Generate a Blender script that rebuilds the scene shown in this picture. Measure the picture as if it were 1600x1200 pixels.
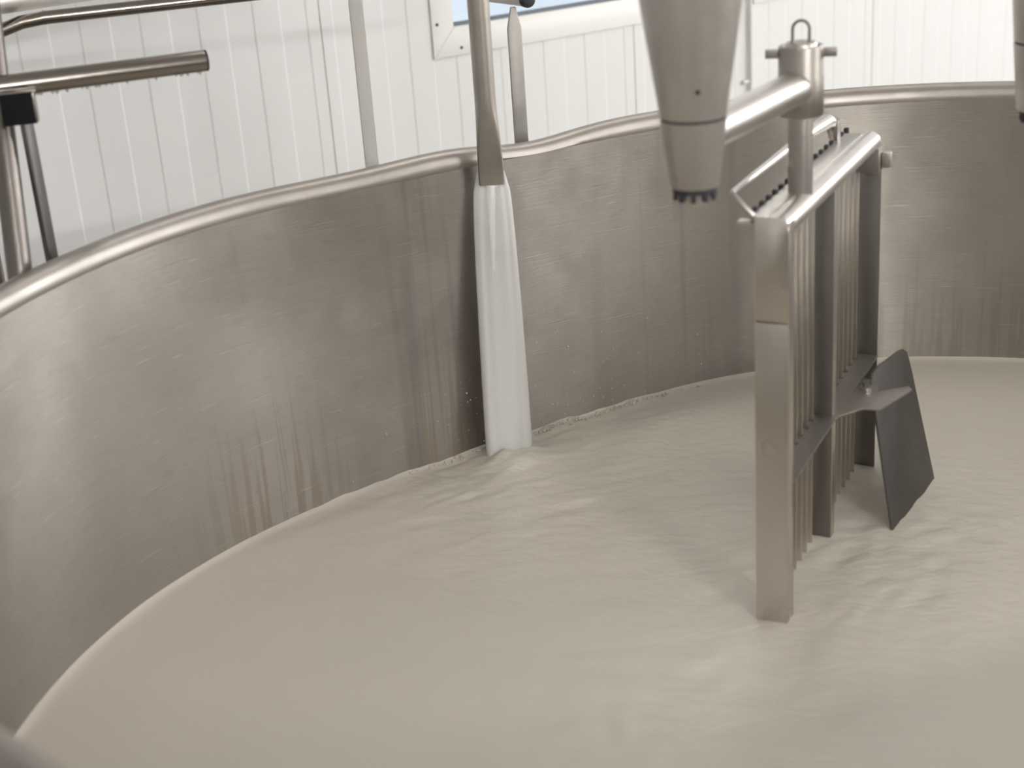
import bpy, bmesh, math, random
import numpy as np
from mathutils import Vector, Matrix, noise

for o in list(bpy.data.objects):
    bpy.data.objects.remove(o, do_unlink=True)
SC = bpy.context.scene
COL = SC.collection
random.seed(7)

# ------------------------------------------------------------------ camera
F_PX, PITCH, ROLL, CAM_H = 2300.0, 0.37296, -0.0714, 1.75
_c, _s = math.cos(ROLL), math.sin(ROLL)
_U = Vector((1, 0, 0)); _V = Vector((0, math.sin(PITCH), math.cos(PITCH)))
_F = Vector((0, math.cos(PITCH), -math.sin(PITCH)))
_R = _c * _U + _s * _V
_Up = -_s * _U + _c * _V
cam_data = bpy.data.cameras.new('camera')
cam_data.sensor_width = 36.0
cam_data.lens = 36.0 * F_PX / 1600.0
cam_data.clip_start = 0.02
cam_data.dof.use_dof = True
cam_data.dof.focus_distance = 2.6
cam_data.dof.aperture_fstop = 4.3
cam = bpy.data.objects.new('camera', cam_data)
M = Matrix((_R, _Up, -_F)).transposed().to_4x4()
M.translation = Vector((0, 0, CAM_H))
cam.matrix_world = M
COL.objects.link(cam)
SC.camera = cam

# ------------------------------------------------------------------ world (overcast winter sky)
world = bpy.data.worlds.new('overcast_sky')
SC.world = world
world.use_nodes = True
bg = world.node_tree.nodes['Background']
bg.inputs[0].default_value = (0.86, 0.92, 1.0, 1)
bg.inputs[1].default_value = 1.1

# room frame: s runs along the panelled wall, t away from it into the room
PH = 0.58456
W0 = Vector((-0.41254, 3.7553, 0))
DW = Vector((math.cos(PH), math.sin(PH), 0))
NW = Vector((math.sin(PH), -math.cos(PH), 0))
def room(s, t, z):
    return W0 + DW * s + NW * t + Vector((0, 0, z))
ROOM_ROT = Matrix((DW, -NW, Vector((0, 0, 1)))).transposed().to_4x4()   # x=s, y=-t
S0, S1, T1, CEIL = -4.2, 5.2, 6.4, 3.0

def area_light(name, loc, direction, w, h, power, color):
    l = bpy.data.lights.new(name, 'AREA')
    l.shape = 'RECTANGLE'; l.size = w; l.size_y = h
    l.energy = power; l.color = color
    o = bpy.data.objects.new(name, l)
    o.location = loc
    o.rotation_euler = Vector(direction).to_track_quat('-Z', 'Z').to_euler()
    COL.objects.link(o)
    return o
# daylight entering by the windows of the wall on the right and of the wall behind the camera
RIGHT_WIN = [(1.3, 2.4), (4.2, 4.9)]          # t ranges
REAR_WIN = [(2.8, 4.6)]          # s ranges
WIN_Z = (1.60, 2.82)
for a, b in RIGHT_WIN:
    area_light('window_daylight', room(S1 - 0.06, (a + b) / 2, sum(WIN_Z) / 2), -DW, b - a, WIN_Z[1] - WIN_Z[0], (56 if a < 3 else 85) * (b - a), (0.98, 0.985, 0.99))
for a, b in REAR_WIN:
    area_light('window_daylight', room((a + b) / 2, T1 - 0.06, sum(WIN_Z) / 2), -NW, b - a, WIN_Z[1] - WIN_Z[0], 85, (1.0, 0.975, 0.94))

SC.view_settings.view_transform = 'Standard'
SC.view_settings.look = 'None'
SC.view_settings.gamma = 1.0
SC.view_settings.use_curve_mapping = False
SC.view_settings.exposure = 0.05

# ------------------------------------------------------------------ materials
def new_mat(name):
    m = bpy.data.materials.new(name)
    m.use_nodes = True
    nt = m.node_tree
    return m, nt, nt.nodes['Principled BSDF']
def node(nt, typ, **kw):
    n = nt.nodes.new(typ)
    for k, v in kw.items():
        if k in n.inputs.keys():
            n.inputs[k].default_value = v
        else:
            setattr(n, k, v)
    return n
def link(nt, a, b):
    nt.links.new(a, b)
def ramp(nt, fac, stops):
    n = nt.nodes.new('ShaderNodeValToRGB')
    e = n.color_ramp.elements
    while len(e) < len(stops):
        e.new(0.5)
    for el, (p, c) in zip(e, stops):
        el.position = p
        el.color = c if len(c) == 4 else (*c, 1)
    link(nt, fac, n.inputs[0])
    return n
def g(v):
    return (v, v, v)
def mapped_noise(nt, coord, scale, sc, detail=3.0, rough=0.55):
    mp = node(nt, 'ShaderNodeMapping')
    mp.inputs['Scale'].default_value = scale
    link(nt, coord, mp.inputs['Vector'])
    n = node(nt, 'ShaderNodeTexNoise')
    n.inputs['Scale'].default_value = sc
    n.inputs['Detail'].default_value = detail
    n.inputs['Roughness'].default_value = rough
    link(nt, mp.outputs[0], n.inputs['Vector'])
    return n.outputs['Fac']
def mixc(nt, fac, a, b, mode='MIX'):
    n = nt.nodes.new('ShaderNodeMix')
    n.data_type = 'RGBA'; n.blend_type = mode
    for sock, v in ((0, fac), (6, a), (7, b)):
        if hasattr(v, 'is_output'):
            link(nt, v, n.inputs[sock])
        else:
            n.inputs[sock].default_value = v if sock == 0 else (*v, 1)
    return n.outputs[2]
def mathn(nt, op, a, b=0.0, clamp=False):
    n = nt.nodes.new('ShaderNodeMath')
    n.operation = op; n.use_clamp = clamp
    for i, v in enumerate((a, b)):
        if hasattr(v, 'is_output'):
            link(nt, v, n.inputs[i])
        else:
            n.inputs[i].default_value = v
    return n.outputs[0]

def steel(name, base, rough, grain=(1, 1, 1), bump=0.04, spots=0.25):
    m, nt, b = new_mat(name)
    tc = node(nt, 'ShaderNodeTexCoord').outputs['Object']
    n1 = mapped_noise(nt, tc, (1, 1, 1), 14, 4)
    n2 = mapped_noise(nt, tc, grain, 60, 3)
    col = mixc(nt, ramp(nt, n1, [(0.35, g(0)), (0.75, g(spots))]).outputs[0], base, tuple(v * 0.68 for v in base))
    link(nt, col, b.inputs['Base Color'])
    b.inputs['Metallic'].default_value = 1.0
    rr = mathn(nt, 'ADD', mathn(nt, 'MULTIPLY', n1, 0.16), rough - 0.08)
    link(nt, rr, b.inputs['Roughness'])
    bp = node(nt, 'ShaderNodeBump')
    bp.inputs['Strength'].default_value = bump
    bp.inputs['Distance'].default_value = 0.01
    link(nt, n2, bp.inputs['Height'])
    link(nt, bp.outputs[0], b.inputs['Normal'])
    return m

def paint(name, base, rough=0.45, var=0.04):
    m, nt, b = new_mat(name)
    tc = node(nt, 'ShaderNodeTexCoord').outputs['Object']
    n1 = mapped_noise(nt, tc, (1, 1, 1), 5, 5)
    col = mixc(nt, n1, tuple(v * (1 - var) for v in base), tuple(min(1, v * (1 + var)) for v in base))
    link(nt, col, b.inputs['Base Color'])
    b.inputs['Roughness'].default_value = rough
    n2 = mapped_noise(nt, tc, (1, 1, 1), 160, 2)
    bp = node(nt, 'ShaderNodeBump')
    bp.inputs['Strength'].default_value = 0.03
    bp.inputs['Distance'].default_value = 0.004
    link(nt, n2, bp.inputs['Height'])
    link(nt, bp.outputs[0], b.inputs['Normal'])
    return m

STEEL = (0.62, 0.58, 0.53)
mat_steel = steel('brushed_steel', STEEL, 0.30)
mat_steel_tube = steel('satin_steel_tube', (0.70, 0.67, 0.635), 0.36, bump=0.02)
mat_hub = steel('hub_steel', (0.41, 0.38, 0.35), 0.40, spots=0.5)
mat_spout = steel('spout_steel', (0.47, 0.435, 0.395), 0.38, grain=(6, 6, 0.4), spots=0.6)
mat_bar = steel('matt_flat_bar_steel', (0.50, 0.48, 0.455), 0.58, spots=0.3)
mat_steel_worn = steel('worn_steel', (0.63, 0.59, 0.55), 0.42, spots=0.6)
mat_steel_dark = steel('dull_shaded_steel', (0.27, 0.255, 0.24), 0.45, spots=0.4)  # low base colour stands in for shade on the frame's middle and far plates
mat_rail = steel('rail_steel', (0.30, 0.27, 0.24), 0.24, bump=0.02)
mat_paddle = steel('stained_paddle_steel', (0.19, 0.18, 0.172), 0.5, spots=0.4)
mat_bracket = steel('stained_steel', (0.36, 0.335, 0.31), 0.48, spots=0.4)
mat_post = steel('post_steel', (0.20, 0.18, 0.165), 0.36, bump=0.02)
mat_black = paint('black_rubber', (0.025, 0.025, 0.028), 0.6)
mat_seal = paint('dark_seal', (0.035, 0.033, 0.04), 0.6)
mat_plate = paint('shade_black_plate', (0.010, 0.010, 0.011), 0.8)  # near-black colour stands in for deep shade on the clamp face
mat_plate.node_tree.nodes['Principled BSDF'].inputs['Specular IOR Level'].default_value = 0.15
mat_white = paint('white_panel_paint', (0.765, 0.765, 0.757), 0.38, 0.015)
mat_frame = paint('window_frame_plastic', (0.82, 0.815, 0.78), 0.35, 0.01)
mat_gasket = paint('grey_gasket', (0.16, 0.18, 0.21), 0.6)
mat_sealant = paint('joint_sealant', (0.55, 0.52, 0.44), 0.6, 0.2)
mat_conduit = paint('pale_conduit', (0.68, 0.68, 0.65), 0.5)
mat_floor = paint('floor_resin', (0.36, 0.33, 0.30), 0.4, 0.12)
mat_ceiling = paint('ceiling_panel', (0.78, 0.78, 0.77), 0.5)
mat_snow = paint('snow', (0.86, 0.89, 0.95), 0.8, 0.12)
mat_bar_plastic = paint('dusty_steel_bar', (0.80, 0.78, 0.74), 0.5, 0.08)

# vat wall: uv in metres (arc length, height)
def vat_material():
    m, nt, b = new_mat('vat_steel')
    uv = node(nt, 'ShaderNodeUVMap').outputs[0]
    sep = node(nt, 'ShaderNodeSeparateXYZ')
    link(nt, uv, sep.inputs[0])
    u, v = sep.outputs[0], sep.outputs[1]
    patch = mapped_noise(nt, uv, (1, 1, 1), 3.2, 5, 0.6)
    mott = mapped_noise(nt, uv, (1, 2.5, 1), 26, 4, 0.65)
    brush = mapped_noise(nt, uv, (9, 420, 1), 1.0, 3, 0.7)
    brush2 = mapped_noise(nt, uv, (200, 8, 1), 1.0, 3, 0.7)
    # runs of dried milk: long vertical streaks, broken up along their height
    run = mapped_noise(nt, uv, (30, 0.9, 1), 1.0, 2, 0.5)
    run2 = mapped_noise(nt, uv, (75, 2.2, 1), 1.0, 3, 0.55)
    # where milk has run down before: beside the pouring spout and further left
    def band(u0, w):
        return mathn(nt, 'POWER', 2.718, mathn(nt, 'MULTIPLY', mathn(nt, 'POWER', mathn(nt, 'DIVIDE', mathn(nt, 'SUBTRACT', u, u0), w), 2.0), -1.0))
    low = ramp(nt, v, [(0.72, g(1)), (1.12, g(0.0))]).outputs[0]
    am = mathn(nt, 'ADD', mathn(nt, 'ADD', band(STAIN[0], .06), mathn(nt, 'MULTIPLY', band(STAIN[1], .10), .8)), mathn(nt, 'ADD', mathn(nt, 'MULTIPLY', band(STAIN[2], .22), .5), .06), True)
    thr = mathn(nt, 'ADD', run2, mathn(nt, 'MULTIPLY', low, 0.10))
    tan = mathn(nt, 'MULTIPLY', ramp(nt, thr, [(0.56, g(0)), (0.64, g(1))]).outputs[0], mathn(nt, 'MULTIPLY', am, ramp(nt, v, [(0.80, g(1)), (1.16, g(0.12))]).outputs[0]))
    dark = mathn(nt, 'MULTIPLY', ramp(nt, run, [(0.52, g(0)), (0.70, g(1))]).outputs[0], mathn(nt, 'ADD', mathn(nt, 'MULTIPLY', band(STAIN[0], .07), 1.0), mathn(nt, 'MULTIPLY', band(STAIN[3], .25), .35)))
    base = mixc(nt, ramp(nt, patch, [(0.3, g(0)), (0.75, g(1))]).outputs[0], (0.45, 0.415, 0.375), (0.40, 0.372, 0.34))
    base = mixc(nt, ramp(nt, mott, [(0.55, g(0)), (0.85, g(0.5))]).outputs[0], base, (0.33, 0.303, 0.27))
    base = mixc(nt, dark, base, (0.27, 0.255, 0.24))
    base = mixc(nt, mathn(nt, 'MULTIPLY', tan, 0.75), base, (0.37, 0.31, 0.235))
    for rz, su, sv, th in ((0.10, 9, 650, 0.735), (-0.55, 14, 560, 0.765), (0.75, 16, 520, 0.77)):
        mp = node(nt, 'ShaderNodeMapping')
        mp.inputs['Rotation'].default_value = (0, 0, rz)
        mp.inputs['Scale'].default_value = (su, sv, 1)
        link(nt, uv, mp.inputs['Vector'])
        tx = node(nt, 'ShaderNodeTexNoise')
        tx.inputs['Scale'].default_value = 1.0
        tx.inputs['Detail'].default_value = 1
        link(nt, mp.outputs[0], tx.inputs['Vector'])
        base = mixc(nt, ramp(nt, tx.outputs[0], [(th, g(0)), (th + .03, g(0.55))]).outputs[0], base, (0.72, 0.68, 0.63))
    link(nt, base, b.inputs['Base Color'])
    link(nt, mathn(nt, 'SUBTRACT', 1.0, mathn(nt, 'MULTIPLY', tan, 0.35)), b.inputs['Metallic'])
    r = mathn(nt, 'ADD', mathn(nt, 'MULTIPLY', patch, 0.30), 0.25)
    r = mathn(nt, 'ADD', r, mathn(nt, 'MULTIPLY', brush, 0.22))
    r = mathn(nt, 'ADD', r, mathn(nt, 'MULTIPLY', tan, 0.25))
    link(nt, r, b.inputs['Roughness'])
    # brushed round the vat, so highlights spread up and down
    b.inputs['Anisotropic'].default_value = 0.94
    b.inputs['Anisotropic Rotation'].default_value = 0.25
    tg = node(nt, 'ShaderNodeTangent')
    tg.direction_type = 'UV_MAP'
    link(nt, tg.outputs[0], b.inputs['Tangent'])
    # fine scratches: stretched, rotated noise
    mp = node(nt, 'ShaderNodeMapping')
    mp.inputs['Rotation'].default_value = (0, 0, 0.5)
    mp.inputs['Scale'].default_value = (7, 170, 1)
    link(nt, uv, mp.inputs['Vector'])
    sc = node(nt, 'ShaderNodeTexNoise')
    sc.inputs['Scale'].default_value = 1.0
    sc.inputs['Detail'].default_value = 2
    link(nt, mp.outputs[0], sc.inputs['Vector'])
    h = mathn(nt, 'ADD', mathn(nt, 'MULTIPLY', brush, 0.6), mathn(nt, 'MULTIPLY', brush2, 0.06))
    h = mathn(nt, 'ADD', h, mathn(nt, 'MULTIPLY', ramp(nt, sc.outputs[0], [(0.66, g(0)), (0.72, g(1))]).outputs[0], 0.5))
    wob = mapped_noise(nt, uv, (1, 1.3, 1), 5.0, 2)
    bp = node(nt, 'ShaderNodeBump')
    bp.inputs['Strength'].default_value = 0.20
    bp.inputs['Distance'].default_value = 0.004
    link(nt, h, bp.inputs['Height'])
    bp2 = node(nt, 'ShaderNodeBump')
    bp2.inputs['Strength'].default_value = 0.22
    bp2.inputs['Distance'].default_value = 0.02
    link(nt, wob, bp2.inputs['Height'])
    link(nt, bp2.outputs[0], bp.inputs['Normal'])
    link(nt, bp.outputs[0], b.inputs['Normal'])
    return m
STAIN = (2.62, 2.93, 1.55, 2.1)      # arc lengths round the wall
mat_vat = vat_material()

def milk_material():
    m, nt, b = new_mat('milk')
    tc = node(nt, 'ShaderNodeTexCoord').outputs['Object']
    n1 = mapped_noise(nt, tc, (1, 1, 1), 2.2, 4)
    col = mixc(nt, n1, (0.695, 0.645, 0.56), (0.73, 0.685, 0.605))  # darker than the pouring milk: the pool's dimmer light is in the colour
    link(nt, col, b.inputs['Base Color'])
    b.inputs['Roughness'].default_value = 0.33
    b.inputs['Specular IOR Level'].default_value = 0.4
    def rough_water(scale, distort, seed):
        mp = node(nt, 'ShaderNodeMapping')
        mp.inputs['Location'].default_value = (seed, seed * .7, 0)
        mp.inputs['Scale'].default_value = (0.8, 1.5, 1)
        link(nt, tc, mp.inputs['Vector'])
        t = node(nt, 'ShaderNodeTexNoise')
        t.inputs['Scale'].default_value = scale
        t.inputs['Detail'].default_value = 4
        t.inputs['Distortion'].default_value = distort
        link(nt, mp.outputs[0], t.inputs['Vector'])
        return t.outputs['Fac']
    def near(x, y, r):      # falls off with distance from a point of the surface, object space
        vd = node(nt, 'ShaderNodeVectorMath'); vd.operation = 'DISTANCE'
        link(nt, tc, vd.inputs[0]); vd.inputs[1].default_value = (x, y, 0)
        q = mathn(nt, 'DIVIDE', vd.outputs['Value'], r)
        return mathn(nt, 'POWER', 2.718, mathn(nt, 'MULTIPLY', mathn(nt, 'MULTIPLY', q, q), -1.0))
    amp = mathn(nt, 'ADD', mathn(nt, 'ADD', near(-.60, .84, .34), mathn(nt, 'MULTIPLY', near(-.05, .42, .34), .75)), mathn(nt, 'ADD', mathn(nt, 'MULTIPLY', near(-.40, -.02, .25), .45), .10))
    hgt = mathn(nt, 'ADD', rough_water(9, 1.6, 0.0), mathn(nt, 'MULTIPLY', rough_water(26, 1.2, 3.0), .35))
    bp = node(nt, 'ShaderNodeBump')
    bp.inputs['Strength'].default_value = 0.26
    bp.inputs['Distance'].default_value = 0.020
    link(nt, mathn(nt, 'MULTIPLY', mathn(nt, 'SUBTRACT', hgt, .65), amp), bp.inputs['Height'])
    link(nt, bp.outputs[0], b.inputs['Normal'])
    return m
mat_rim = steel('rim_steel', (0.45, 0.415, 0.38), 0.44, bump=0.015, spots=0.35)
mat_milk = milk_material()

def stream_material(name, alpha):
    m, nt, b = new_mat(name)
    tc = node(nt, 'ShaderNodeTexCoord').outputs['Object']
    n1 = mapped_noise(nt, tc, (60, 60, 1.2), 1.0, 2)
    col = mixc(nt, n1, (0.93, 0.935, 0.91), (0.97, 0.97, 0.955))  # same milk as the pool, whitened for the stronger light on the stream
    link(nt, col, b.inputs['Base Color'])
    b.inputs['Roughness'].default_value = 0.25
    b.inputs['Alpha'].default_value = alpha
    b.inputs['Subsurface Weight'].default_value = 0.5
    b.inputs['Subsurface Radius'].default_value = (0.012, 0.011, 0.009)
    b.inputs['Subsurface Scale'].default_value = 1.0
    bp = node(nt, 'ShaderNodeBump')
    bp.inputs['Strength'].default_value = 0.15
    bp.inputs['Distance'].default_value = 0.004
    link(nt, n1, bp.inputs['Height'])
    link(nt, bp.outputs[0], b.inputs['Normal'])
    return m
mat_stream = stream_material('pouring_milk', 1.0)
mat_stream_film = stream_material('thin_milk_film', 0.72)

m, nt, b = new_mat('window_glass')
mat_glass = m
nt.nodes.remove(b)
_t = node(nt, 'ShaderNodeBsdfTransparent'); _t.inputs[0].default_value = (0.95, 0.97, 0.98, 1)
_g = node(nt, 'ShaderNodeBsdfGlossy'); _g.inputs['Roughness'].default_value = 0.02
_f = node(nt, 'ShaderNodeFresnel'); _f.inputs[0].default_value = 1.45
_m = node(nt, 'ShaderNodeMixShader')
link(nt, _f.outputs[0], _m.inputs[0]); link(nt, _t.outputs[0], _m.inputs[1]); link(nt, _g.outputs[0], _m.inputs[2])
link(nt, _m.outputs[0], nt.nodes['Material Output'].inputs[0])

def lamp_material(name, strength):
    m, nt, b = new_mat(name)
    b.inputs['Base Color'].default_value = (0.9, 0.9, 0.9, 1)
    b.inputs['Emission Color'].default_value = (1.0, 0.98, 0.955, 1)
    b.inputs['Emission Strength'].default_value = strength
    return m

m, nt, b = new_mat('water_drop')
mat_drop = m
b.inputs['Base Color'].default_value = (0.62, 0.60, 0.57, 1)
b.inputs['Roughness'].default_value = 0.08
b.inputs['Alpha'].default_value = 0.7

# ------------------------------------------------------------------ mesh helpers
class MB:
    def __init__(self):
        self.v, self.f = [], []
    def add(self, vs, fs):
        k = len(self.v)
        self.v += [tuple(p) for p in vs]
        self.f += [tuple(i + k for i in f) for f in fs]
        return self
    def box(self, c, ax, size):
        """c centre, ax three unit vectors, size full sizes"""
        c = Vector(c); hx, hy, hz = (Vector(a) * (s / 2) for a, s in zip(ax, size))
        vs = [c + hx * i + hy * j + hz * k for i in (-1, 1) for j in (-1, 1) for k in (-1, 1)]
        return self.add(vs, [(0, 1, 3, 2), (4, 6, 7, 5), (0, 4, 5, 1), (2, 3, 7, 6), (0, 2, 6, 4), (1, 5, 7, 3)])
    def prism(self, poly, off):
        """poly: 3-D points of one face, extruded by vector off"""
        n = len(poly); off = Vector(off)
        vs = [Vector(p) for p in poly] + [Vector(p) + off for p in poly]
        return self.add(vs, [tuple(range(n))[::-1], tuple(range(n, 2 * n))] + [(i, (i + 1) % n, n + (i + 1) % n, n + i) for i in range(n)])
    def tube(self, path, rad, seg=24, caps=True, inner=None):
        path = [Vector(p) for p in path]
        if not isinstance(rad, (list, tuple)):
            rad = [rad] * len(path)
        rings = []
        t0 = (path[1] - path[0]).normalized()
        a = t0.orthogonal().normalized()
        for i, p in enumerate(path):
            t = (path[min(i + 1, len(path) - 1)] - path[max(i - 1, 0)]).normalized()
            a = (a - t * a.dot(t)).normalized()
            b = t.cross(a)
            rings.append([p + (a * math.cos(2 * math.pi * k / seg) + b * math.sin(2 * math.pi * k / seg)) * rad[i] for k in range(seg)])
        vs = [p for r in rings for p in r]
        fs = [(i * seg + k, i * seg + (k + 1) % seg, (i + 1) * seg + (k + 1) % seg, (i + 1) * seg + k) for i in range(len(path) - 1) for k in range(seg)]
        if caps:
            fs += [tuple(range(seg))[::-1], tuple((len(path) - 1) * seg + k for k in range(seg))]
        return self.add(vs, fs)
    def lathe(self, prof, origin=(0, 0, 0), seg=40):
        """prof: (r, z) list about the z axis"""
        o = Vector(origin)
        vs = [o + Vector((r * math.cos(2 * math.pi * k / seg), r * math.sin(2 * math.pi * k / seg), z)) for r, z in prof for k in range(seg)]
        n = len(prof)
        fs = [(i * seg + k, i * seg + (k + 1) % seg, (i + 1) * seg + (k + 1) % seg, (i + 1) * seg + k) for i in range(n - 1) for k in range(seg)]
        fs += [tuple(range(seg))[::-1], tuple((n - 1) * seg + k for k in range(seg))]
        return self.add(vs, fs)
    def build(self, name, mat, parent=None, bevel=0.0, smooth=40, loc=None):
        """verts are world coordinates; loc or the parent's location becomes the origin"""
        me = bpy.data.meshes.new(name)
        base = Vector(loc) if loc is not None else (parent.matrix_world.translation if parent else Vector((0, 0, 0)))
        if parent is not None:
            base = WORLD_LOC[parent.name]
        me.from_pydata([Vector(p) - base for p in self.v], [], self.f)
        bm = bmesh.new(); bm.from_mesh(me)
        bmesh.ops.recalc_face_normals(bm, faces=bm.faces)
        if bevel:
            es = [e for e in bm.edges if len(e.link_faces) == 2 and e.calc_face_angle(0) > 0.6]
            bmesh.ops.bevel(bm, geom=es, offset=bevel, segments=2, affect='EDGES', profile=0.5, clamp_overlap=True)
        bm.to_mesh(me); bm.free()
        if smooth:
            me.shade_smooth()
            me.set_sharp_from_angle(angle=math.radians(smooth))
        me.materials.append(mat)
        o = bpy.data.objects.new(name, me)
        COL.objects.link(o)
        if parent is not None:
            o.parent = parent
        else:
            o.location = base
        WORLD_LOC[o.name] = base
        return o
WORLD_LOC = {}
def empty(name, loc):
    o = bpy.data.objects.new(name, None)
    o.empty_display_size = 0.05
    o.location = loc
    COL.objects.link(o)
    WORLD_LOC[o.name] = Vector(loc)
    return o
def tag(o, label=None, cat=None, group=None, kind=None):
    if label: o['label'] = label
    if cat: o['category'] = cat
    if group: o['group'] = group
    if kind: o['kind'] = kind
    return o
Z = Vector((0, 0, 1))
def arc(c, a, b, r, t0, t1, n):
    return [Vector(c) + (Vector(a) * math.cos(t0 + (t1 - t0) * i / n) + Vector(b) * math.sin(t0 + (t1 - t0) * i / n)) * r for i in range(n + 1)]

# ------------------------------------------------------------------ the room
AX = (DW, NW, Z)
def rbox(mb, s0, s1, t0, t1, z0, z1):
    return mb.box(room((s0 + s1) / 2, (t0 + t1) / 2, (z0 + z1) / 2), AX, (s1 - s0, t1 - t0, z1 - z0))
tag(rbox(MB(), S0 - .2, S1 + .2, -.2, T1 + .2, -0.12, 0).build('floor', mat_floor), 'dark resin floor beneath the vat', kind='structure')
tag(rbox(MB(), S0 - .2, S1 + .2, -.2, T1 + .2, CEIL, CEIL + 0.1).build('ceiling', mat_ceiling), 'white panelled ceiling', kind='structure')
tag(rbox(MB(), S0 - .12, S0, -.1, T1 + .1, 0, CEIL).build('wall_left', mat_white), 'plain white end wall', kind='structure')

def wall_with_openings(name, mat, lo, hi, openings, z0, z1, along):
    mb = MB()
    x = lo
    for a, b in openings + [(hi, hi)]:
        along(mb, x, a, 0, CEIL)
        if a < hi:
            along(mb, a, b, 0, z0); along(mb, a, b, z1, CEIL)
        x = b
    return tag(mb.build(name, mat, smooth=0), kind='structure')
wall_with_openings('wall_right', mat_white, -.1, T1 + .1, RIGHT_WIN, *WIN_Z, lambda mb, a, b, c, d: rbox(mb, S1, S1 + .12, a, b, c, d))
wall_with_openings('wall_rear', mat_white, S0, S1, REAR_WIN, *WIN_Z, lambda mb, a, b, c, d: rbox(mb, a, b, T1, T1 + .12, c, d))

# back wall: insulated panels one metre wide with shallow pressed ribs
WIN1, WIN2 = (0.32, 1.345), (1.469, 2.50)
SILL, HEAD, FL = 1.144, 2.20, 0.068
CUT = [(a + FL * .6, b - FL * .6) for a, b in (WIN1, WIN2)]
CUTZ = (SILL + FL * .6, HEAD - FL * .6)
wall = empty('wall_back', room(0, 0, 0))
tag(wall, 'white ribbed panel wall behind the vat', kind='structure')
def prof_pts(k):
    """(s, t) profile of panel k; ribs pressed in 1.6 mm, joint at each end"""
    UNIT = 1 / 14
    pts = [(0.0012, -0.006), (0.0022, 0.0)]
    for i in range(14):
        e = (i + 0.5) * UNIT
        lo, hi = (0, -0.0014) if i % 2 == 0 else (-0.0014, 0)
        pts += [(e - 0.0024, lo), (e + 0.0024, hi)]
    pts += [(1 - 0.0022, 0.0), (1 - 0.0012, -0.006)]
    return [(s + k, t) for s, t in pts]
def lerp_t(pts, s):
    for (a, ta), (b, tb) in zip(pts[:-1], pts[1:]):
        if a <= s <= b:
            return ta + (tb - ta) * (s - a) / (b - a)
for k in range(-4, 5):
    pts = prof_pts(k)
    br = sorted(set([p[0] for p in pts] + [c for cut in CUT for c in cut if pts[0][0] < c < pts[-1][0]]))
    pr = [(s, lerp_t(pts, s)) for s in br]
    mb = MB()
    for (a, ta), (b, tb) in zip(pr[:-1], pr[1:]):
        mid = (a + b) / 2
        spans = [(0.0, CEIL)]
        if any(c0 < mid < c1 for c0, c1 in CUT):
            spans = [(0.0, CUTZ[0]), (CUTZ[1], CEIL)]
        for z0, z1 in spans:
            mb.add([room(a, ta, z0), room(b, tb, z0), room(b, tb, z1), room(a, ta, z1)], [(0, 1, 2, 3)])
            mb.add([room(a, -.08, z0), room(b, -.08, z0), room(b, -.08, z1), room(a, -.08, z1)], [(0, 1, 2, 3)])
    o = mb.build('panel', mat_white, wall, smooth=0)
    # bead of sealant in the joint
    sb = MB().box(room(k, -0.0045, CEIL / 2), AX, (0.0035, 0.006, CEIL)) if not any(c0 < k < c1 for c0, c1 in CUT) else \
        MB().box(room(k, -0.0045, CUTZ[0] / 2), AX, (0.0035, 0.006, CUTZ[0]))
    sb.build('joint_sealant', mat_sealant, wall, smooth=0)

def make_window(idx, s0, s1, label):
    w = empty('window_%d' % idx, room((s0 + s1) / 2, 0, SILL))
    tag(w, label, kind='structure')
    o, i = (s0, s1, SILL, HEAD), (s0 + FL, s1 - FL, SILL + FL + .008, HEAD - FL)
    T0, T2 = 0.0005, 0.0055
    corners_o = [(o[0], o[2]), (o[1], o[2]), (o[1], o[3]), (o[0], o[3])]
    corners_i = [(i[0], i[2]), (i[1], i[2]), (i[1], i[3]), (i[0], i[3])]
    for k in range(4):
        q = [corners_o[k], corners_o[(k + 1) % 4], corners_i[(k + 1) % 4], corners_i[k]]
        # pull the mitres apart a hair
        cs = sum(p[0] for p in q) / 4; cz = sum(p[1] for p in q) / 4
        q = [(cs + (a - cs) * 0.9996, cz + (b - cz) * 0.9996) for a, b in q]
        MB().prism([room(a, T0, b) for a, b in q], NW * (T2 - T0)).build('frame_board', mat_frame, w, bevel=0.002)
    # reveal lining, inner sash and gasket
    rv = MB(); ga = MB(); sa = MB()
    for (a0, a1, b0, b1) in ((i[0] - .012, i[0], i[2], i[3]), (i[1], i[1] + .012, i[2], i[3]), (i[0], i[1], i[2] - .012, i[2]), (i[0], i[1], i[3], i[3] + .012)):
        rbox(rv, a0, a1, -.08, 0.0045, b0, b1)
    for (a0, a1, b0, b1) in ((i[0], i[1], i[2], i[2] + .007), (i[0], i[1], i[3] - .007, i[3]), (i[0], i[0] + .003, i[2], i[3]), (i[1] - .003, i[1], i[2], i[3])):
        rbox(ga, a0, a1, -.030, -.004, b0, b1)
    rv.build('reveal', mat_frame, w, bevel=0.0015)
    ga.build('gasket', mat_gasket, w, smooth=0)
    rbox(MB(), i[0], i[1], -.022, -.016, i[2], i[3]).build('pane', mat_glass, w, smooth=0)
    for s, z in ((s0 + .0165, SILL + .088), (s0 + .087, SILL + .0195), (s0 + .40, SILL + .0195), (s0 + .72, SILL + .0195), (s0 + .0165, SILL + .5), (s1 - .0165, SILL + .088), (s1 - .0165, SILL + .5)):
        if idx == 1 and s > s0 + .3 and z < SILL + .05:
            continue
        c = room(s, T2, z)
        MB().tube([c - NW * .002, c + NW * .0012, c + NW * .002], [.0042, .0042, .003], 12).build('screw', mat_black, w)
    return w
make_window(1, *WIN1, 'white framed window behind the filling pipe')
make_window(2, *WIN2, 'white framed window right of the grey conduit')

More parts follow.
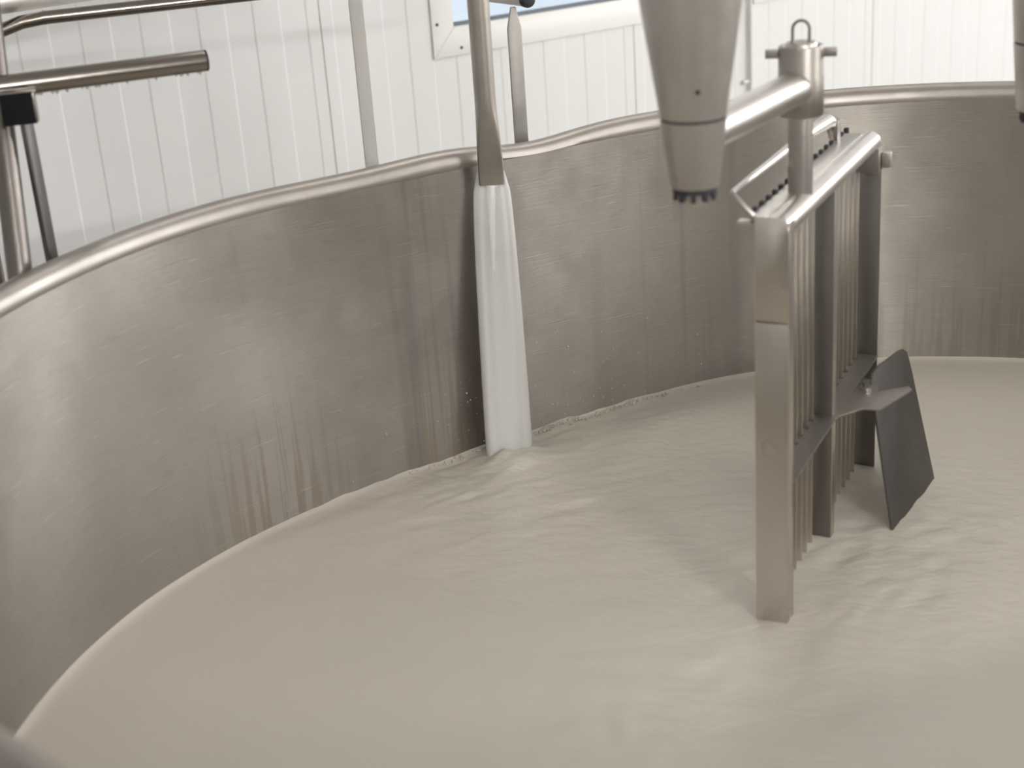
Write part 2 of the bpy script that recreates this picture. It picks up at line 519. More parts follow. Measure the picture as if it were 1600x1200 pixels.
def other_window(idx, lo, hi, pos, label):
    w = empty('window_%d' % idx, pos((lo + hi) / 2, 0, WIN_Z[0]))
    tag(w, label, kind='structure')
    mb = MB()
    def bar(a, b, c, d):
        p = [pos(x, y, z) for x in (a, b) for y in (-.06, .02) for z in (c, d)]
        mb.add(p, [(0, 1, 3, 2), (4, 6, 7, 5), (0, 4, 5, 1), (2, 3, 7, 6), (0, 2, 6, 4), (1, 5, 7, 3)])
    z0, z1 = WIN_Z
    for a, b, c, d in ((lo - .06, lo + .03, z0 - .06, z1 + .06), (hi - .03, hi + .06, z0 - .06, z1 + .06), (lo + .03, hi - .03, z0 - .06, z0 + .03), (lo + .03, hi - .03, z1 - .03, z1 + .06), ((lo + hi) / 2 - .04, (lo + hi) / 2 + .04, z0 + .03, z1 - .03)):
        bar(a, b, c, d)
    mb.build('frame', mat_frame, w, bevel=.003)
    return w
for i, (a, b) in enumerate(RIGHT_WIN):
    other_window(3 + i, a, b, lambda x, y, z: room(S1 - y - .02, x, z), 'window in the right hand wall')
for i, (a, b) in enumerate(REAR_WIN):
    other_window(5 + i, a, b, lambda x, y, z: room(x, T1 - y - .02, z), 'window in the wall behind the viewer')

# ground outside under snow
tag(rbox(MB(), -40, 40, -60, -.5, -0.5, -0.3).build('ground', mat_snow), 'snow covered ground outside the windows', kind='structure')

# conduit between the two windows
cd = empty('conduit', room(1.449, 0, .9))
tag(cd, 'thin pale grey conduit running down the wall between the windows', 'conduit')
MB().tube([room(1.449, .010, 0.05), room(1.449, .010, CEIL)], .0065, 12).build('pipe', mat_conduit, cd)
for z in (.915, 1.75, 2.5):
    MB().box(room(1.436, .006, z), AX, (.034, .010, .012)).build('clip', mat_conduit, cd, bevel=.002)

# ceiling lamps; the one above the windows is added to brighten the back milk
def ceiling_lamp(s, t, strength, label):
    e = empty('ceiling_lamp', room(s, t, CEIL))
    tag(e, label, 'lamp', 'ceiling lamps')
    rbox(MB(), s - .66, s + .66, t - .11, t + .11, CEIL - .07, CEIL - .001).build('housing', mat_frame, e, bevel=.006)
    rbox(MB(), s - .62, s + .62, t - .085, t + .085, CEIL - .085, CEIL - .071).build('diffuser', lamp_material('lamp_diffuser', strength), e, bevel=.004)
for s, t, k, lab in ((0.3, 1.15, 9, 'added long ceiling lamp above the windows, brightening the milk at the back'), (-2.2, 4.6, 14, 'long ceiling lamp behind the viewer on the left'), (1.8, 4.6, 14, 'long ceiling lamp behind the viewer on the right')):
    ceiling_lamp(s, t, k, lab)
# strip lamp high on the wall behind the viewer
wl = empty('wall_lamp', room(-1.25, T1, 2.5))
tag(wl, 'long narrow strip lamp high on the wall behind the viewer', 'lamp')
rbox(MB(), -1.7, -.8, T1 - .06, T1 - .001, 2.45, 2.55).build('housing', mat_frame, wl, bevel=.005)
rbox(MB(), -1.65, -.85, T1 - .075, T1 - .061, 2.465, 2.535).build('diffuser', lamp_material('strip_diffuser', 310), wl, bevel=.004)

# ------------------------------------------------------------------ the vat
CO = [1.0907769174658, -0.0735818667817808, 0.12924938299895664, 0.04092639084139904, 0.01323111058939306, -0.02825908392379345, -0.0046677065111848885, 0.01491858326956123, -0.00549085379026425, -0.0022277940689030273, 0.006949356437672822, -0.00377084819736, -0.0013006303034142543, 0.0014346729065105052, -0.0036456045817138856]
VC = Vector((0.62, 1.33, 0))
MILK_Z, LIP_Z = 0.75, 1.236
def vat_r(t):
    r = CO[0]
    for k in range(1, 8):
        r += CO[2 * k - 1] * math.cos(k * t) + CO[2 * k] * math.sin(k * t)
    return r
NS = 360
TH = [2 * math.pi * i / NS for i in range(NS)]
PLAN = [VC + Vector((math.cos(t), math.sin(t), 0)) * vat_r(t) for t in TH]
NRM = []
for i in range(NS):
    t = (PLAN[(i + 1) % NS] - PLAN[i - 1]).normalized()
    NRM.append(Vector((t.y, -t.x, 0)))
ARC = [0.0]
for i in range(NS):
    ARC.append(ARC[-1] + (PLAN[(i + 1) % NS] - PLAN[i]).length)
def bump_deg(i, c, w):
    d = (i * 360 / NS - c)
    return math.exp(-(d / w) ** 2)
def sweep(name, prof, mat, parent, closed=False, flare=True):
    """prof(i) -> list of (offset outward, z) at station i"""
    vs, uv = [], []
    n = len(prof(0))
    for i in range(NS + 1):
        p, nn = PLAN[i % NS], NRM[i % NS]
        acc = 0.0; last = None
        for off, z in prof(i % NS):
            fl = 0.0
            if flare:
                h = max(0.0, min(1.0, (z - 0.85) / 0.38))
                fl = h * h * (0.024 * bump_deg(i % NS, 146, 13) + .004 - .017 * bump_deg(i % NS, 209, 14))
            vs.append(p + nn * (off + fl) + Vector((0, 0, z)))
            acc += 0 if last is None else math.hypot(off - last[0], z - last[1])
            last = (off, z)
            uv.append((ARC[i], prof(0)[0][1] + acc))
    fs = []
    for i in range(NS):
        for k in range(n - 1):
            fs.append((i * n + k, (i + 1) * n + k, (i + 1) * n + k + 1, i * n + k + 1))
        if closed:
            fs.append((i * n + n - 1, (i + 1) * n + n - 1, (i + 1) * n, i * n))
    me = bpy.data.meshes.new(name)
    base = WORLD_LOC[parent.name]
    me.from_pydata([v - base for v in vs], [], fs)
    ul = me.uv_layers.new(name='UVMap')
    for lp in me.loops:
        ul.data[lp.index].uv = uv[lp.vertex_index]
    bm = bmesh.new(); bm.from_mesh(me)
    bmesh.ops.remove_doubles(bm, verts=bm.verts, dist=1e-6)
    bm.to_mesh(me); bm.free()
    me.shade_smooth(); me.set_sharp_from_angle(angle=math.radians(35))
    me.materials.append(mat)
    o = bpy.data.objects.new(name, me)
    COL.objects.link(o)
    o.parent = parent
    WORLD_LOC[o.name] = base
    return o
vat = empty('milk_vat', VC)
tag(vat, 'large round stainless steel vat with rolled rim holding the milk', 'vat')
def wall_prof(i):
    return [(0.0, 0.30)] + [(0.0, 0.30 + (LIP_Z - 0.008 - 0.30) * k / 12) for k in range(1, 13)]
sweep('inner_wall', wall_prof, mat_vat, vat)
def rim_prof(i):
    dent = bump_deg(i, 119, 5.0)
    lift = 0.0035 * math.sin(i * 0.31) * bump_deg(i, 124, 14)
    r = 0.0175
    z0 = LIP_Z + 0.001 + lift - 0.004 * dent
    pts = [(0.0, LIP_Z - 0.009), (-0.0012, z0 - 0.004), (0.0, z0)]
    for k in range(1, 13):
        a = math.pi - math.pi * 1.35 * k / 12
        pts.append((0.019 + 0.019 * math.cos(a), z0 + r * math.sin(a) * (1.0 - .25 * dent)))
    pts.append((0.030, z0 - 0.022))
    return pts
sweep('rim', rim_prof, mat_rim, vat)
sweep('outer_jacket', lambda i: [(0.030, z) for z in (1.222, 1.1, .9, .6, .35, .22)] + [(0.0, .20)], mat_steel, vat)
bot = MB()
bot.add([p + Vector((0, 0, .30)) for p in PLAN], [tuple(range(NS))])
bot.add([p + Vector((0, 0, .20)) for p in PLAN], [tuple(range(NS))])
bot.build('bottom', mat_steel, vat, smooth=0)
for k in range(6):
    i = int(NS * (k + .5) / 6)
    p = PLAN[i] - NRM[i] * .12
    MB().lathe([(.035, 0.0), (.035, .012), (.024, .02), (.024, .21)], (p.x, p.y, 0), 20).build('leg', mat_steel, vat)

# ------------------------------------------------------------------ milk
IMPACT = Vector((-0.012, 2.235, 0))
FRAME_C = Vector((0.3155, 1.6555, 0))
FA = Vector((0.457, 0.889, 0)).normalized()
FE = Vector((FA.y, -FA.x, 0))
def fp(a, e, z):
    return FRAME_C + FA * a + FE * e + Vector((0, 0, z))
def milk_height(x, y):
    p = Vector((x, y, 0))
    d = (p - IMPACT).length
    z = 0.0
    # swirling warp
    wx = noise.noise(Vector((x * 1.6, y * 1.6, 3.1))) * .35
    wy = noise.noise(Vector((x * 1.6, y * 1.6, 9.7))) * .35
    q = Vector(((x + wx) * 5.0, (y + wy) * 9.0, 1.0))
    z += 0.0016 * noise.noise(q)
    near = math.exp(-(d / .30) ** 2)
    z += near * 0.006 * noise.noise(Vector(((x + wx) * 16, (y + wy) * 22, 4.0)))
    z += near * 0.005 * noise.noise(Vector((x * 45, y * 60, 7.0)))
    d2 = (p - IMPACT - Vector((.004, -.022, 0))).length
    z += 0.017 * math.exp(-(d2 / .045) ** 2) * (1 + .9 * noise.noise(Vector((x * 55, y * 55, 1.0))))
    # wake of the cutting frame
    r = p - FRAME_C - FA * .28
    w = math.exp(-((r.dot(FA) / .40) ** 2) - (((r.dot(FE) - .10) / .26) ** 2))
    z += w * 0.0032 * noise.noise(Vector(((x + wx * 1.4) * 15, (y + wy * 1.4) * 15, 2.0)))
    z += w * 0.0012 * noise.noise(Vector(((x + wx) * 38, (y + wy) * 38, 5.0)))
    fr = (p - (FRAME_C - FA * .22 - FE * .1)).length
    z += 0.0024 * math.exp(-(fr / .22) ** 2) * noise.noise(Vector(((x + wx) * 22, (y + wy) * 26, 8.0)))
    return z
milk = empty('milk', VC + Vector((0, 0, MILK_Z)))
tag(milk, 'creamy white milk filling the steel vat', 'milk', kind='stuff')
NR = 170
vs, fs = [VC.copy()], []
for j in range(1, NR + 1):
    q = (j / NR) ** 0.8
    for i in range(NS):
        edge_d = (1 - q) * vat_r(TH[i])
        p = VC + (PLAN[i] - NRM[i] * .0003 - VC) * q
        z = MILK_Z + milk_height(p.x, p.y) + 0.0055 * math.exp(-edge_d / 0.006)
        vs.append(Vector((p.x, p.y, z)))
vs[0].z = MILK_Z
for i in range(NS):
    fs.append((0, 1 + i, 1 + (i + 1) % NS))
for j in range(NR - 1):
    for i in range(NS):
        a, b_ = 1 + j * NS + i, 1 + j * NS + (i + 1) % NS
        fs.append((a, a + NS, b_ + NS, b_))
mb = MB(); mb.v = [tuple(v) for v in vs]; mb.f = fs
tag(mb.build('surface', mat_milk, milk, smooth=180), kind='stuff')
# froth bubbles along the wall either side of the pouring milk, and flecks splashed on the wall
def blob(mb, c, r, sq=1.0):
    c = Vector(c)
    vs = [c + Vector((0, 0, r * sq)), c - Vector((0, 0, r * sq))]
    for k in range(6):
        a = k * math.pi / 3
        vs.append(c + Vector((math.cos(a), math.sin(a), 0)) * r)
    mb.add(vs, [(0, 2 + k, 2 + (k + 1) % 6) for k in range(6)] + [(1, 2 + (k + 1) % 6, 2 + k) for k in range(6)])
fr = MB(); sp = MB()
def plan_at(deg):
    i = deg / 360 * NS
    k = int(i) % NS; f = i - int(i)
    return PLAN[k].lerp(PLAN[(k + 1) % NS], f), NRM[k]
for _ in range(520):
    dg = random.gauss(120, 6.5)
    if not 104 < dg < 136: continue
    p, n = plan_at(dg)
    q = p - n * (0.002 + abs(random.gauss(0, .006)))
    blob(fr, (q.x, q.y, MILK_Z + milk_height(q.x, q.y) + .003), random.uniform(.0012, .0034), .8)
for _ in range(90):
    dg = random.gauss(120, 7)
    p, n = plan_at(dg)
    q = p - n * .0006
    blob(sp, (q.x, q.y, MILK_Z + .01 + abs(random.gauss(0, .075))), random.uniform(.0006, .0016), 1.4)
tag(fr.build('froth', mat_milk, milk, smooth=180), kind='stuff')
tag(sp.build('splashes', mat_stream, milk, smooth=180), kind='stuff')

# ------------------------------------------------------------------ filling pipe with flattened spout
FP = Vector((-0.010, 2.272, 0))
pipe = empty('filling_pipe', FP + Vector((0, 0, 1.2)))
tag(pipe, 'steel filling pipe with flattened spout hanging over the vat rim pouring milk', 'pipe')
FLAT_X = Vector((0.975, -0.05, 0)).normalized()      # wide axis of the spout
FLAT_Y = Vector((-FLAT_X.y, FLAT_X.x, 0))
def spout_ring(z, n=40):
    k = min(1, max(0, (1.335 - z) / 0.115)); k = k * k * (3 - 2 * k)
    rx = 0.0166 + k * 0.0034; ry = 0.0166 - k * 0.0095
    ex = 2 + 4.5 * k
    c = FP + FLAT_X * 0.001 * k
    out = []
    for i in range(n):
        a = 2 * math.pi * i / n
        cx, sx = math.cos(a), math.sin(a)
        out.append(c + FLAT_X * rx * math.copysign(abs(cx) ** (2 / ex), cx) + FLAT_Y * ry * math.copysign(abs(sx) ** (2 / ex), sx) + Vector((0, 0, z)))
    return out
zs = [1.2, 1.202, 1.21, 1.22, 1.235, 1.25, 1.265, 1.28, 1.295, 1.31, 1.325, 1.34, 1.4, 1.6, 2.1]
mb = MB(); n = 40
for z in zs: mb.v += [tuple(p) for p in spout_ring(z)]
for j in range(len(zs) - 1):
    mb.f += [(j * n + k, j * n + (k + 1) % n, (j + 1) * n + (k + 1) % n, (j + 1) * n + k) for k in range(n)]
# inside lip of the spout
inner = [FP + (Vector(p) - FP - Vector((0, 0, 1.2))) * .8 + Vector((0, 0, 1.2)) for p in spout_ring(1.2)]
inner2 = [p + Vector((0, 0, .03)) for p in inner]
k0 = len(mb.v); mb.v += [tuple(p) for p in inner + inner2]
mb.f += [(k, (k + 1) % n, k0 + (k + 1) % n, k0 + k) for k in range(n)]
mb.f += [(k0 + k, k0 + (k + 1) % n, k0 + n + (k + 1) % n, k0 + n + k) for k in range(n)]
mb.build('spout', mat_spout, pipe, smooth=60)
# supply run above the frame: bends back to the wall
MB().tube([FP + Vector((0, 0, 2.1))] + [FP + Vector((0, 0, 2.1)) - NW * .12 + NW * .12 * math.cos(a) + Z * .12 * math.sin(a) for a in (.3, .6, .9, 1.2, 1.57)] + [FP - NW * 1.452 + Z * 2.22], .0166, 24).build('supply_run', mat_spout, pipe)

# pouring milk: a folded core inside a thinner film
st = empty('milk_stream', IMPACT + Vector((0, 0, MILK_Z)))
tag(st, 'sheet of white milk pouring from the flattened spout into the vat', 'milk stream')
def rot_z(v, a):
    return Vector((v.x * math.cos(a) - v.y * math.sin(a), v.x * math.sin(a) + v.y * math.cos(a), 0))
def stream(name, mat, wtop, wbot, ttop, tbot, ztop, shift, fold, seed, shoulder=0.0):
    mb = MB(); n = 56; rows = 46
    for j in range(rows + 1):
        h = j / rows
        z = ztop + (MILK_Z - .02 - ztop) * h
        hh = (1.2 - z) / (1.2 - MILK_Z)
        hh = max(0, hh)
        c = (FP + Vector((0, 0, 0))).lerp(IMPACT, hh ** .8) + Vector((shift * hh, 0, 0))
        w = wtop + (wbot - wtop) * min(1, hh) ** .55
        w *= 1 - shoulder * (1 - min(1, max(0, (ztop - z) / .055))) ** 2
        t = ttop + (tbot - ttop) * min(1, hh) ** .6
        for i in range(n):
            a = 2 * math.pi * i / n
            k = 1 + fold * noise.noise(Vector((math.cos(a) * 2.6 + seed + hh * .8, math.sin(a) * 2.6, hh * .7)))
            ex = 2 / 2.6
            cx, sx = math.cos(a), math.sin(a)
            ra = .42 * min(1, hh)
            fx = rot_z(FLAT_X, ra); fy = rot_z(FLAT_Y, ra)
            mb.v.append(tuple(c + fx * (w / 2) * math.copysign(abs(cx) ** ex, cx) + fy * (t / 2) * k * math.copysign(abs(sx) ** ex, sx) + Vector((0, 0, z))))
    for j in range(rows):
        mb.f += [(j * n + k, j * n + (k + 1) % n, (j + 1) * n + (k + 1) % n, (j + 1) * n + k) for k in range(n)]
    mb.f += [tuple(range(n)), tuple(rows * n + k for k in range(n))]
    return mb.build(name, mat, st, smooth=180)
stream('core', mat_stream, .033, .066, .011, .024, 1.206, 0, .45, 2.0)
tag(stream('film', mat_stream_film, .055, .081, .0095, .030, 1.236, 0, .25, 6.0, .40), 'thin translucent film of milk around the pouring core')

# ------------------------------------------------------------------ rails round the vat
def flat_bar(name, base, wide, top_z, shoulder_z, bottom_z, width, thick, mat, label, top_w=.012):
    e = empty(name, base + Vector((0, 0, bottom_z)))
    tag(e, label, 'bracket', 'flat steel brackets standing behind the rim')
    wide = Vector(wide).normalized(); thin = Vector((-wide.y, wide.x, 0))
    h = width / 2
    poly = [(-h, bottom_z), (h, bottom_z), (h, shoulder_z), (top_w / 2, top_z), (-top_w / 2, top_z), (-h, shoulder_z)]
    MB().prism([base + wide * a + thin * -thick / 2 + Vector((0, 0, z)) for a, z in poly], thin * thick).build('bar', mat, e, bevel=.0008)
    i = min(range(NS), key=lambda k: (PLAN[k] - base).length)
    MB().box((PLAN[i] + NRM[i] * .036 + base) / 2 + Vector((0, 0, bottom_z + .05)), (wide, thin, Z), (width, .05, .05)).build('mounting_block', mat_steel, e, bevel=.001)
    return e
def view_wide(base):    # horizontal axis square to the line of sight
    v = Vector((base.x, base.y, 0)).normalized()
    return Vector((v.y, -v.x, 0))
B2 = Vector((.045, 2.452, 0)); B3 = Vector((-.197, 2.312, 0)); B1 = Vector((-.600, 1.905, 0))
def rot2(v, a):
    return Vector((v.x * math.cos(a) - v.y * math.sin(a), v.x * math.sin(a) + v.y * math.cos(a), 0))
flat_bar('flat_bar', B2, rot2(view_wide(B2), .35), 1.4475, 1.413, 1.02, .0235, .006, mat_bar, 'grey flat bar with pointed top under the black-capped pipe end', .008)
flat_bar('flat_bar', B3, rot2(view_wide(B3), .30), 1.520, 1.488, 1.02, .0215, .006, mat_bar_plastic, 'pale dusty flat bar standing left of the filling pipe', .012)
flat_bar('flat_bar', B1, rot2(view_wide(B1), .95), 1.4480, 1.41, 1.02, .020, .007, mat_paddle, 'dark slim flat bar under the left end of the horizontal pipe', .010)

# pipe with black end cap, reaching back towards the wall
P_end, P_back = Vector((.068, 2.447, 1.4575)), Vector((-.30, 3.07, 1.4575))
rp = empty('capped_pipe', P_end)
tag(rp, 'short grey pipe closed by a black rubber cap near the window', 'pipe')
dr = (P_end - P_back).normalized()
MB().tube([P_back - dr * .06 + Z * (CEIL - 1.46), P_back - dr * .06 + Z * .06, P_back - dr * .045 + Z * .02, P_back - dr * .02 + Z * .004, P_back, P_end], .0112, 24).build('tube', mat_steel_worn, rp)
MB().tube([P_end - dr * .004, P_end + dr * .004, P_end + dr * .008, P_end + dr * .0105], [.0122, .0126, .0115, .006], 24).build('end_cap', mat_black, rp)

# pipe above the left bracket
A0, A1 = Vector((-.90, 1.775, 1.4635)), Vector((-.379, 2.003, 1.4615))
lp = empty('horizontal_pipe', A0.lerp(A1, .5))
tag(lp, 'brown-tinted steel pipe with water drops pointing in over the left rim', 'pipe')
dl = (A1 - A0).normalized()
MB().tube([A0, A1 - dl * .003, A1], [.0142, .0142, .0136], 28).build('tube', mat_rail, lp)
MB().tube([A1 - dl * .0002, A1 + dl * .0022], .0140, 28).build('end_plug', mat_black, lp)
dm = MB()
for _ in range(34):
    a = random.uniform(.12, .98)
    p = A0.lerp(A1, .45 + .55 * a)
    blob(dm, p - Z * .0150, random.uniform(.0012, .0028), 1.2)
tag(dm.build('water_drops', mat_drop, lp, smooth=180), kind='stuff')

# clamp: folded dark plate that ties the pipe to the post
cl = empty('clamp_bracket', Vector((-.60, 1.86, 1.43)))
tag(cl, 'folded steel angle, face coloured black for shade, holding the left pipe to its post', 'bracket')
CX = rot2(view_wide(Vector((-.6, 1.86, 0))), -.10); CY = Vector((-CX.y, CX.x, 0))
cc = Vector((-.590, 1.850, 1.4405))
MB().box(cc, (CX, CY, Z), (.040, .003, .040)).build('plate', mat_plate, cl, bevel=.001)
MB().box(cc + CX * .0205 + CY * .011, (CX, CY, Z), (.003, .026, .038)).build('side_flange', mat_rail, cl, bevel=.001)
MB().box(cc + Z * .0205 + CY * .012 + CX * .002, (CX, CY, Z), (.046, .028, .003)).build('top_flange', mat_rail, cl, bevel=.001)

# leaning post at the left edge
ps = empty('post', Vector((-.635, 1.85, .2)))
tag(ps, 'thick steel tube post rising behind the rim at the left edge', 'post')
q0 = Vector((-.634, 1.812, .25))
MB().tube([q0, Vector((-.628, 1.809, 1.06)), Vector((-.621, 1.812, 1.12)), Vector((-.6197, 1.8125, 1.165)), Vector((-.6219, 1.828, 1.205)), Vector((-.624, 1.843, 1.246)), Vector((-.633, 1.907, 1.408)), Vector((-.6437, 1.983, 1.60))], .0160, 28).build('tube', mat_post, ps)
MB().lathe([(.035, 0), (.035, .01), (.017, .012), (.017, .26)], (q0.x, q0.y, 0.0)).build('foot', mat_steel, ps)

# bent pipe running along the top left corner
bp_ = empty('bent_pipe', Vector((-.76, 2.25, 1.4)))
tag(bp_, 'bent steel pipe with an elbow crossing the top left corner', 'pipe')
E0 = Vector((-.667, 2.297, 1.500)); E1 = Vector((-.30, 2.443, 1.500)); de = (E1 - E0).normalized()
cen = E0 - Z * .10
TW = (E1 + de * .60 - W0).dot(NW)
path = [E1 + de * .60 - NW * (TW - .002), E1 + de * .60 - NW * .08, E1 + de * .575 - NW * .025, E1 + de * .52, E1, E0] + [cen - de * .14 * math.sin(a) + Z * .10 * math.cos(a) for a in (.25, .5, .75, 1.0, 1.25, 1.57)] + [cen - de * .14 - Z * .5, cen - de * .14 - Z * 1.385]
bt = MB().tube(path, .0102, 24).build('tube', mat_rail, bp_)
MB().tube([E0 - de * .002, E0 + de * .002], .0108, 24).build('weld_ring', mat_rail, bt)
# thicker pipe just above it
up = empty('overhead_pipe', Vector((-.6, 2.1, 1.6)))
tag(up, 'thick pale pipe above the elbow in the top left corner', 'pipe')
MB().tube([Vector((-.80, 1.994, 1.547)), Vector((-.538, 2.84, 1.500)), Vector((-.276, 3.746, 1.450))], .019, 28).build('tube', mat_steel_tube, up)

# ------------------------------------------------------------------ agitator drive: tapered column, arm, hub
def column(base, label, r0, r1, r2, z_bot, z_ring, z_top):
    e = empty('agitator_column', Vector((base.x, base.y, z_bot)))
    tag(e, label, 'agitator column', 'tapered agitator columns hanging over the vat')
    x, y = base.x, base.y
    MB().lathe([(r0 * .97, z_bot + .001), (r0, z_bot + .004), (r1, z_ring - .003)], (x, y, 0), 48).build('lower_sleeve', mat_steel_worn, e)
    MB().lathe([(r1 * .975, z_ring - .004), (r1 * .975, z_ring + .004)], (x, y, 0), 48).build('joint_ring', mat_seal, e)
    sl = (r2 - r1) / (z_top - z_ring)
    zz = z_top + .16
    MB().lathe([(r1, z_ring), (r2, z_top), (r2 + sl * .16, zz), (r2 + sl * .16, CEIL - .002)], (x, y, 0), 48).build('cone', mat_steel_worn, e)
    se = MB().lathe([(r0 * .86, z_bot - .005), (r0 * .9, z_bot + .004)], (x, y, 0), 40).build('seal', mat_seal, e)
    MB().lathe([(r0 * .2, z_bot - .021), (r0 * .5, z_bot - .018), (r0 * .66, z_bot - .010), (r0 * .70, z_bot - .003)], (x, y, 0), 40).build('bottom_cap', mat_steel_worn, e)
    for k in range(10):
        a = k * math.pi / 5 + .1
        MB().box(Vector((x + math.cos(a) * r0 * .80, y + math.sin(a) * r0 * .80, z_bot - .007)), ((math.cos(a), math.sin(a), 0), (-math.sin(a), math.cos(a), 0), Z), (.004, .005, .012)).build('seal_tooth', mat_seal, se)
    return e
CB = Vector((.2065, 1.512, 0))
ag = column(CB, 'tapered steel agitator column in the foreground with a dark ring', .0262, .0345, .0520, 1.3665, 1.4410, 1.5575)
c = CB + Vector((-.0002, -.0375, 1.472))
MB().tube([c, c + Vector((0, -1, -.1)) * .0040], [.0032, .002], 12).build('plug', mat_black, ag)
AXIS = fp(.12, 0, 0)
ARM_Z = 1.4165
a0 = Vector((CB.x, CB.y, ARM_Z)); a1 = Vector((AXIS.x, AXIS.y, ARM_Z))
MB().tube([a0, a1], .0205, 40).build('arm', mat_steel_tube, ag)
hub = MB().lathe([(.0262, 1.3815), (.0275, 1.3845), (.0275, 1.428), (.0268, 1.430), (.0268, 1.4615), (.0258, 1.4645), (.0215, 1.4645), (.0205, 1.462), (.0205, 1.452)], (AXIS.x, AXIS.y, 0), 48).build('hub', mat_hub, ag)

# ------------------------------------------------------------------ cutting frame hung in the hub
cf = empty('cutting_frame', AXIS + Vector((0, 0, 1.28)))
tag(cf, 'steel curd cutting frame of upright knives standing in the milk', 'cutting frame')
MB().lathe([(.0150, 1.275), (.0150, 1.455), (.0145, 1.457)], (AXIS.x, AXIS.y, 0), 36).build('rod', mat_hub, cf)
head = MB().lathe([(.019, 1.4525), (.019, 1.4665), (.0175, 1.4685)], (AXIS.x, AXIS.y, 0), 36).build('rod_head', mat_steel, cf)
vw = view_wide(AXIS)
eye = [AXIS - vw * .0098 + Z * 1.463, AXIS - vw * .0098 + Z * 1.478] + arc(AXIS + Z * 1.4835, -vw, Z, .0098, .0, math.pi, 12) + [AXIS + vw * .0098 + Z * 1.478, AXIS + vw * .0098 + Z * 1.463]
MB().tube(eye, .0019, 12).build('lifting_eye', mat_steel_dark, head)
for sgn in (-1, 1):
    MB().box(AXIS + vw * sgn * .033 + Z * 1.4555, (vw, Vector((-vw.y, vw.x, 0)), Z), (.018, .010, .010)).build('cross_pin', mat_hub, cf, bevel=.0008)
TOPZ = 1.287
# rounded top bar and flat strip
MB().tube([fp(.0, .0065, TOPZ - .0145), fp(.468, .0065, TOPZ - .0145)], .0145, 32).build('top_tube', mat_steel_tube, cf)
MB().box(fp(.225, -.0135, TOPZ - .002), (FA, FE, Z), (.450, .025, .004)).build('top_strip', mat_steel_tube, cf, bevel=.0008)
# carrying rail on the far side
rl = MB()
rail = [(0.004, -.050, 1.312), (.10, -.047, 1.314), (.22, -.044, 1.316), (.33, -.040, 1.316), (.395, -.037, 1.315), (.412, -.035, 1.306), (.416, -.033, 1.288)]
rl.tube([fp(*q) for q in rail], [.0032, .0042, .0055, .0085, .0105, .0090, .0075], 20)
rl.build('rail', mat_steel_tube, cf)
MB().box(fp(.004, -.037, 1.299), (FA, (fp(0, -.050, 1.312) - fp(0, -.024, 1.286)).normalized(), (fp(0, -.050, 1.312) - fp(0, -.024, 1.286)).normalized().cross(FA)), (.012, .040, .003)).build('rail_end_stay', mat_hub, cf, bevel=.0006)
MB().box(fp(.412, -.028, 1.292), (FA, FE, Z), (.018, .006, .044)).build('rail_far_stay', mat_hub, cf, bevel=.0006)
MB().box(fp(.002, -.033, 1.279), (FA, FE, Z), (.014, .016, .004)).build('end_tab', mat_steel_tube, cf, bevel=.0006)
# end plate in two lengths
epl = MB().prism([fp(-.0025, e, z) for e, z in ((-.0205, 1.150), (.0205, 1.150), (.0205, 1.2725), (.0165, 1.281), (.009, 1.2868), (-.0205, 1.2868))], FA * .003).build('end_plate', mat_steel, cf, bevel=.0006)
MB().box(fp(-.0045, 0, .92), (FA, FE, Z), (.003, .041, .474)).build('end_plate_lower', mat_steel, cf, bevel=.0006)
MB().box(fp(.010, .0195, 1.0), (FA, FE, Z), (.022, .0025, .56)).build('end_plate_flange', mat_steel, epl, bevel=.0006)
# middle and far plates: darker steel carries their shade and dark reflection
MB().box(fp(.243, -.0015, .975), (FA, FE, Z), (.003, .028, .590)).build('middle_plate', mat_steel_dark, cf, bevel=.0006)
MB().box(fp(.251, .0125, .975), (FA, FE, Z), (.017, .0025, .590)).build('middle_plate_flange', mat_steel, cf, bevel=.0006)
MB().box(fp(.497, .000, .965), (FA, FE, Z), (.003, .034, .530)).build('far_plate', mat_steel_dark, cf, bevel=.0006)
MB().box(fp(.480, .002, 1.245), (FA, FE, Z), (.036, .036, .036)).build('far_block', mat_bracket, cf, bevel=.001)
MB().box(fp(.484, .027, 1.243), (FA, FE, Z), (.012, .013, .022)).build('far_tab', mat_steel_tube, cf, bevel=.001)
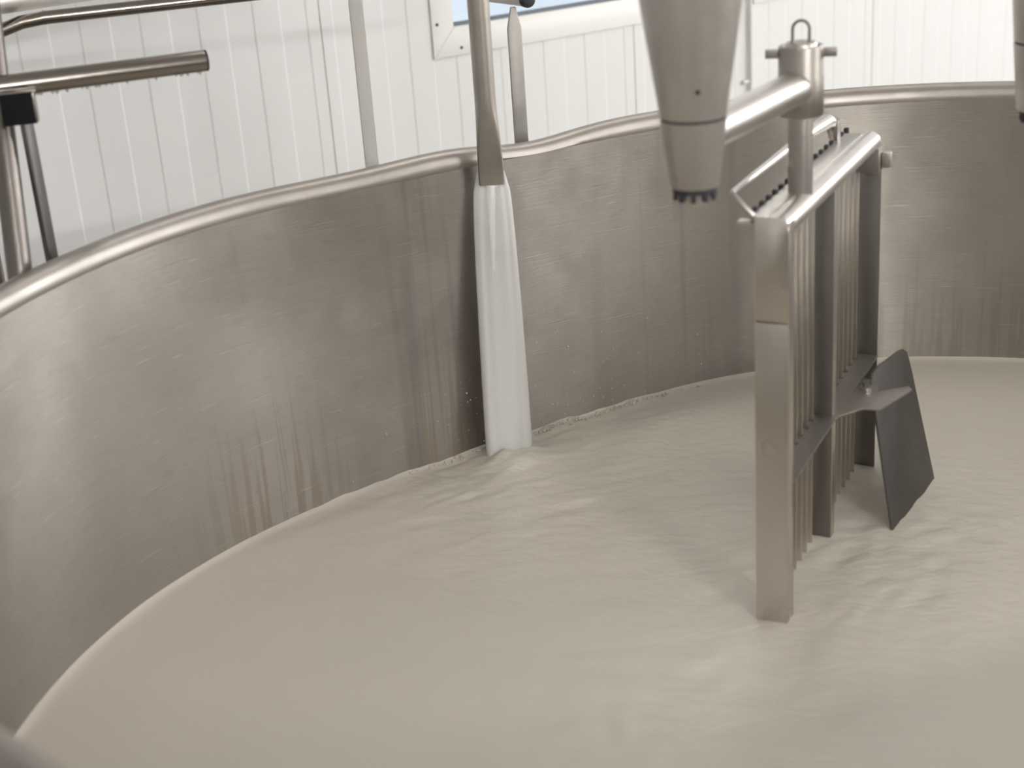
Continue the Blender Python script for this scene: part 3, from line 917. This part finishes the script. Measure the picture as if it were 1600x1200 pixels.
# knives
kmesh = None
for k in range(1, 18):
    if k == 9: continue
    a = .0275 * k
    if kmesh is None:
        o = MB().box(fp(a, -.0145, .985), (FA, FE, Z), (.0022, .0135, .590)).build('knife', mat_steel, cf, bevel=.0004)
        kmesh = o; ka = a
    else:
        o = kmesh.copy(); COL.objects.link(o); o.parent = cf
        o.location = FA * (a - ka)
    # dark square knife heads along the edge of the strip
    if k == 1:
        hd = MB().box(fp(a, -.0285, TOPZ - .001), (FA, FE, Z), (.009, .0065, .009)).build('knife_head', mat_seal, cf, bevel=.0008)
    else:
        h2 = hd.copy(); COL.objects.link(h2); h2.parent = cf; h2.location = FA * (a - ka)
# lower comb strip, slotted for the knives
comb = MB()
ST = .938
comb.box(fp(.246, .0065, ST), (FA, FE, Z), (.488, .0265, .003))
for k in range(0, 18):
    comb.box(fp(.0275 * (k + .5), -.0125, ST), (FA, FE, Z), (.0195, .0115, .003))
comb.build('comb_strip', mat_bracket, cf, smooth=0)
# bracket and slanted paddle
br_pts = [(.245, .018), (.285, .045), (.287, .068), (.372, .0955), (.384, .088), (.352, .052), (.392, .040), (.398, .018)]
pbk = MB().prism([fp(a, e, ST - .0035) for a, e in br_pts], Z * .0035).build('paddle_bracket', mat_bracket, cf, bevel=.0006)
MB().tube([fp(.352, .034, ST - .012), fp(.352, .034, ST + .012)], .005, 6).build('bolt', mat_steel_dark, pbk)
MB().tube([fp(.352, .034, ST + .0), fp(.352, .034, ST + .005)], .009, 16).build('washer', mat_steel, pbk)
pn = Vector((.794, -.53, .298)).normalized()
pl_poly = [(.367, .039, .942), (.378, .0385, .953), (.404, .0395, .9555), (.491, .0512, .950), (.505, .054, .948), (.519, .058, .938), (.515, .067, .909), (.481, .113, .750), (.475, .1215, .720), (.276, .0985, .720), (.290, .091, .750)]
MB().prism([fp(*q) for q in pl_poly], -pn * .004).build('paddle', mat_paddle, cf, bevel=.0006)

# second column at the right edge of the picture
column(Vector((.668, 1.765, 0)), 'tapered agitator column cut off by the right edge of the picture', .034, .041, .050, 1.366, 1.450, 1.56)
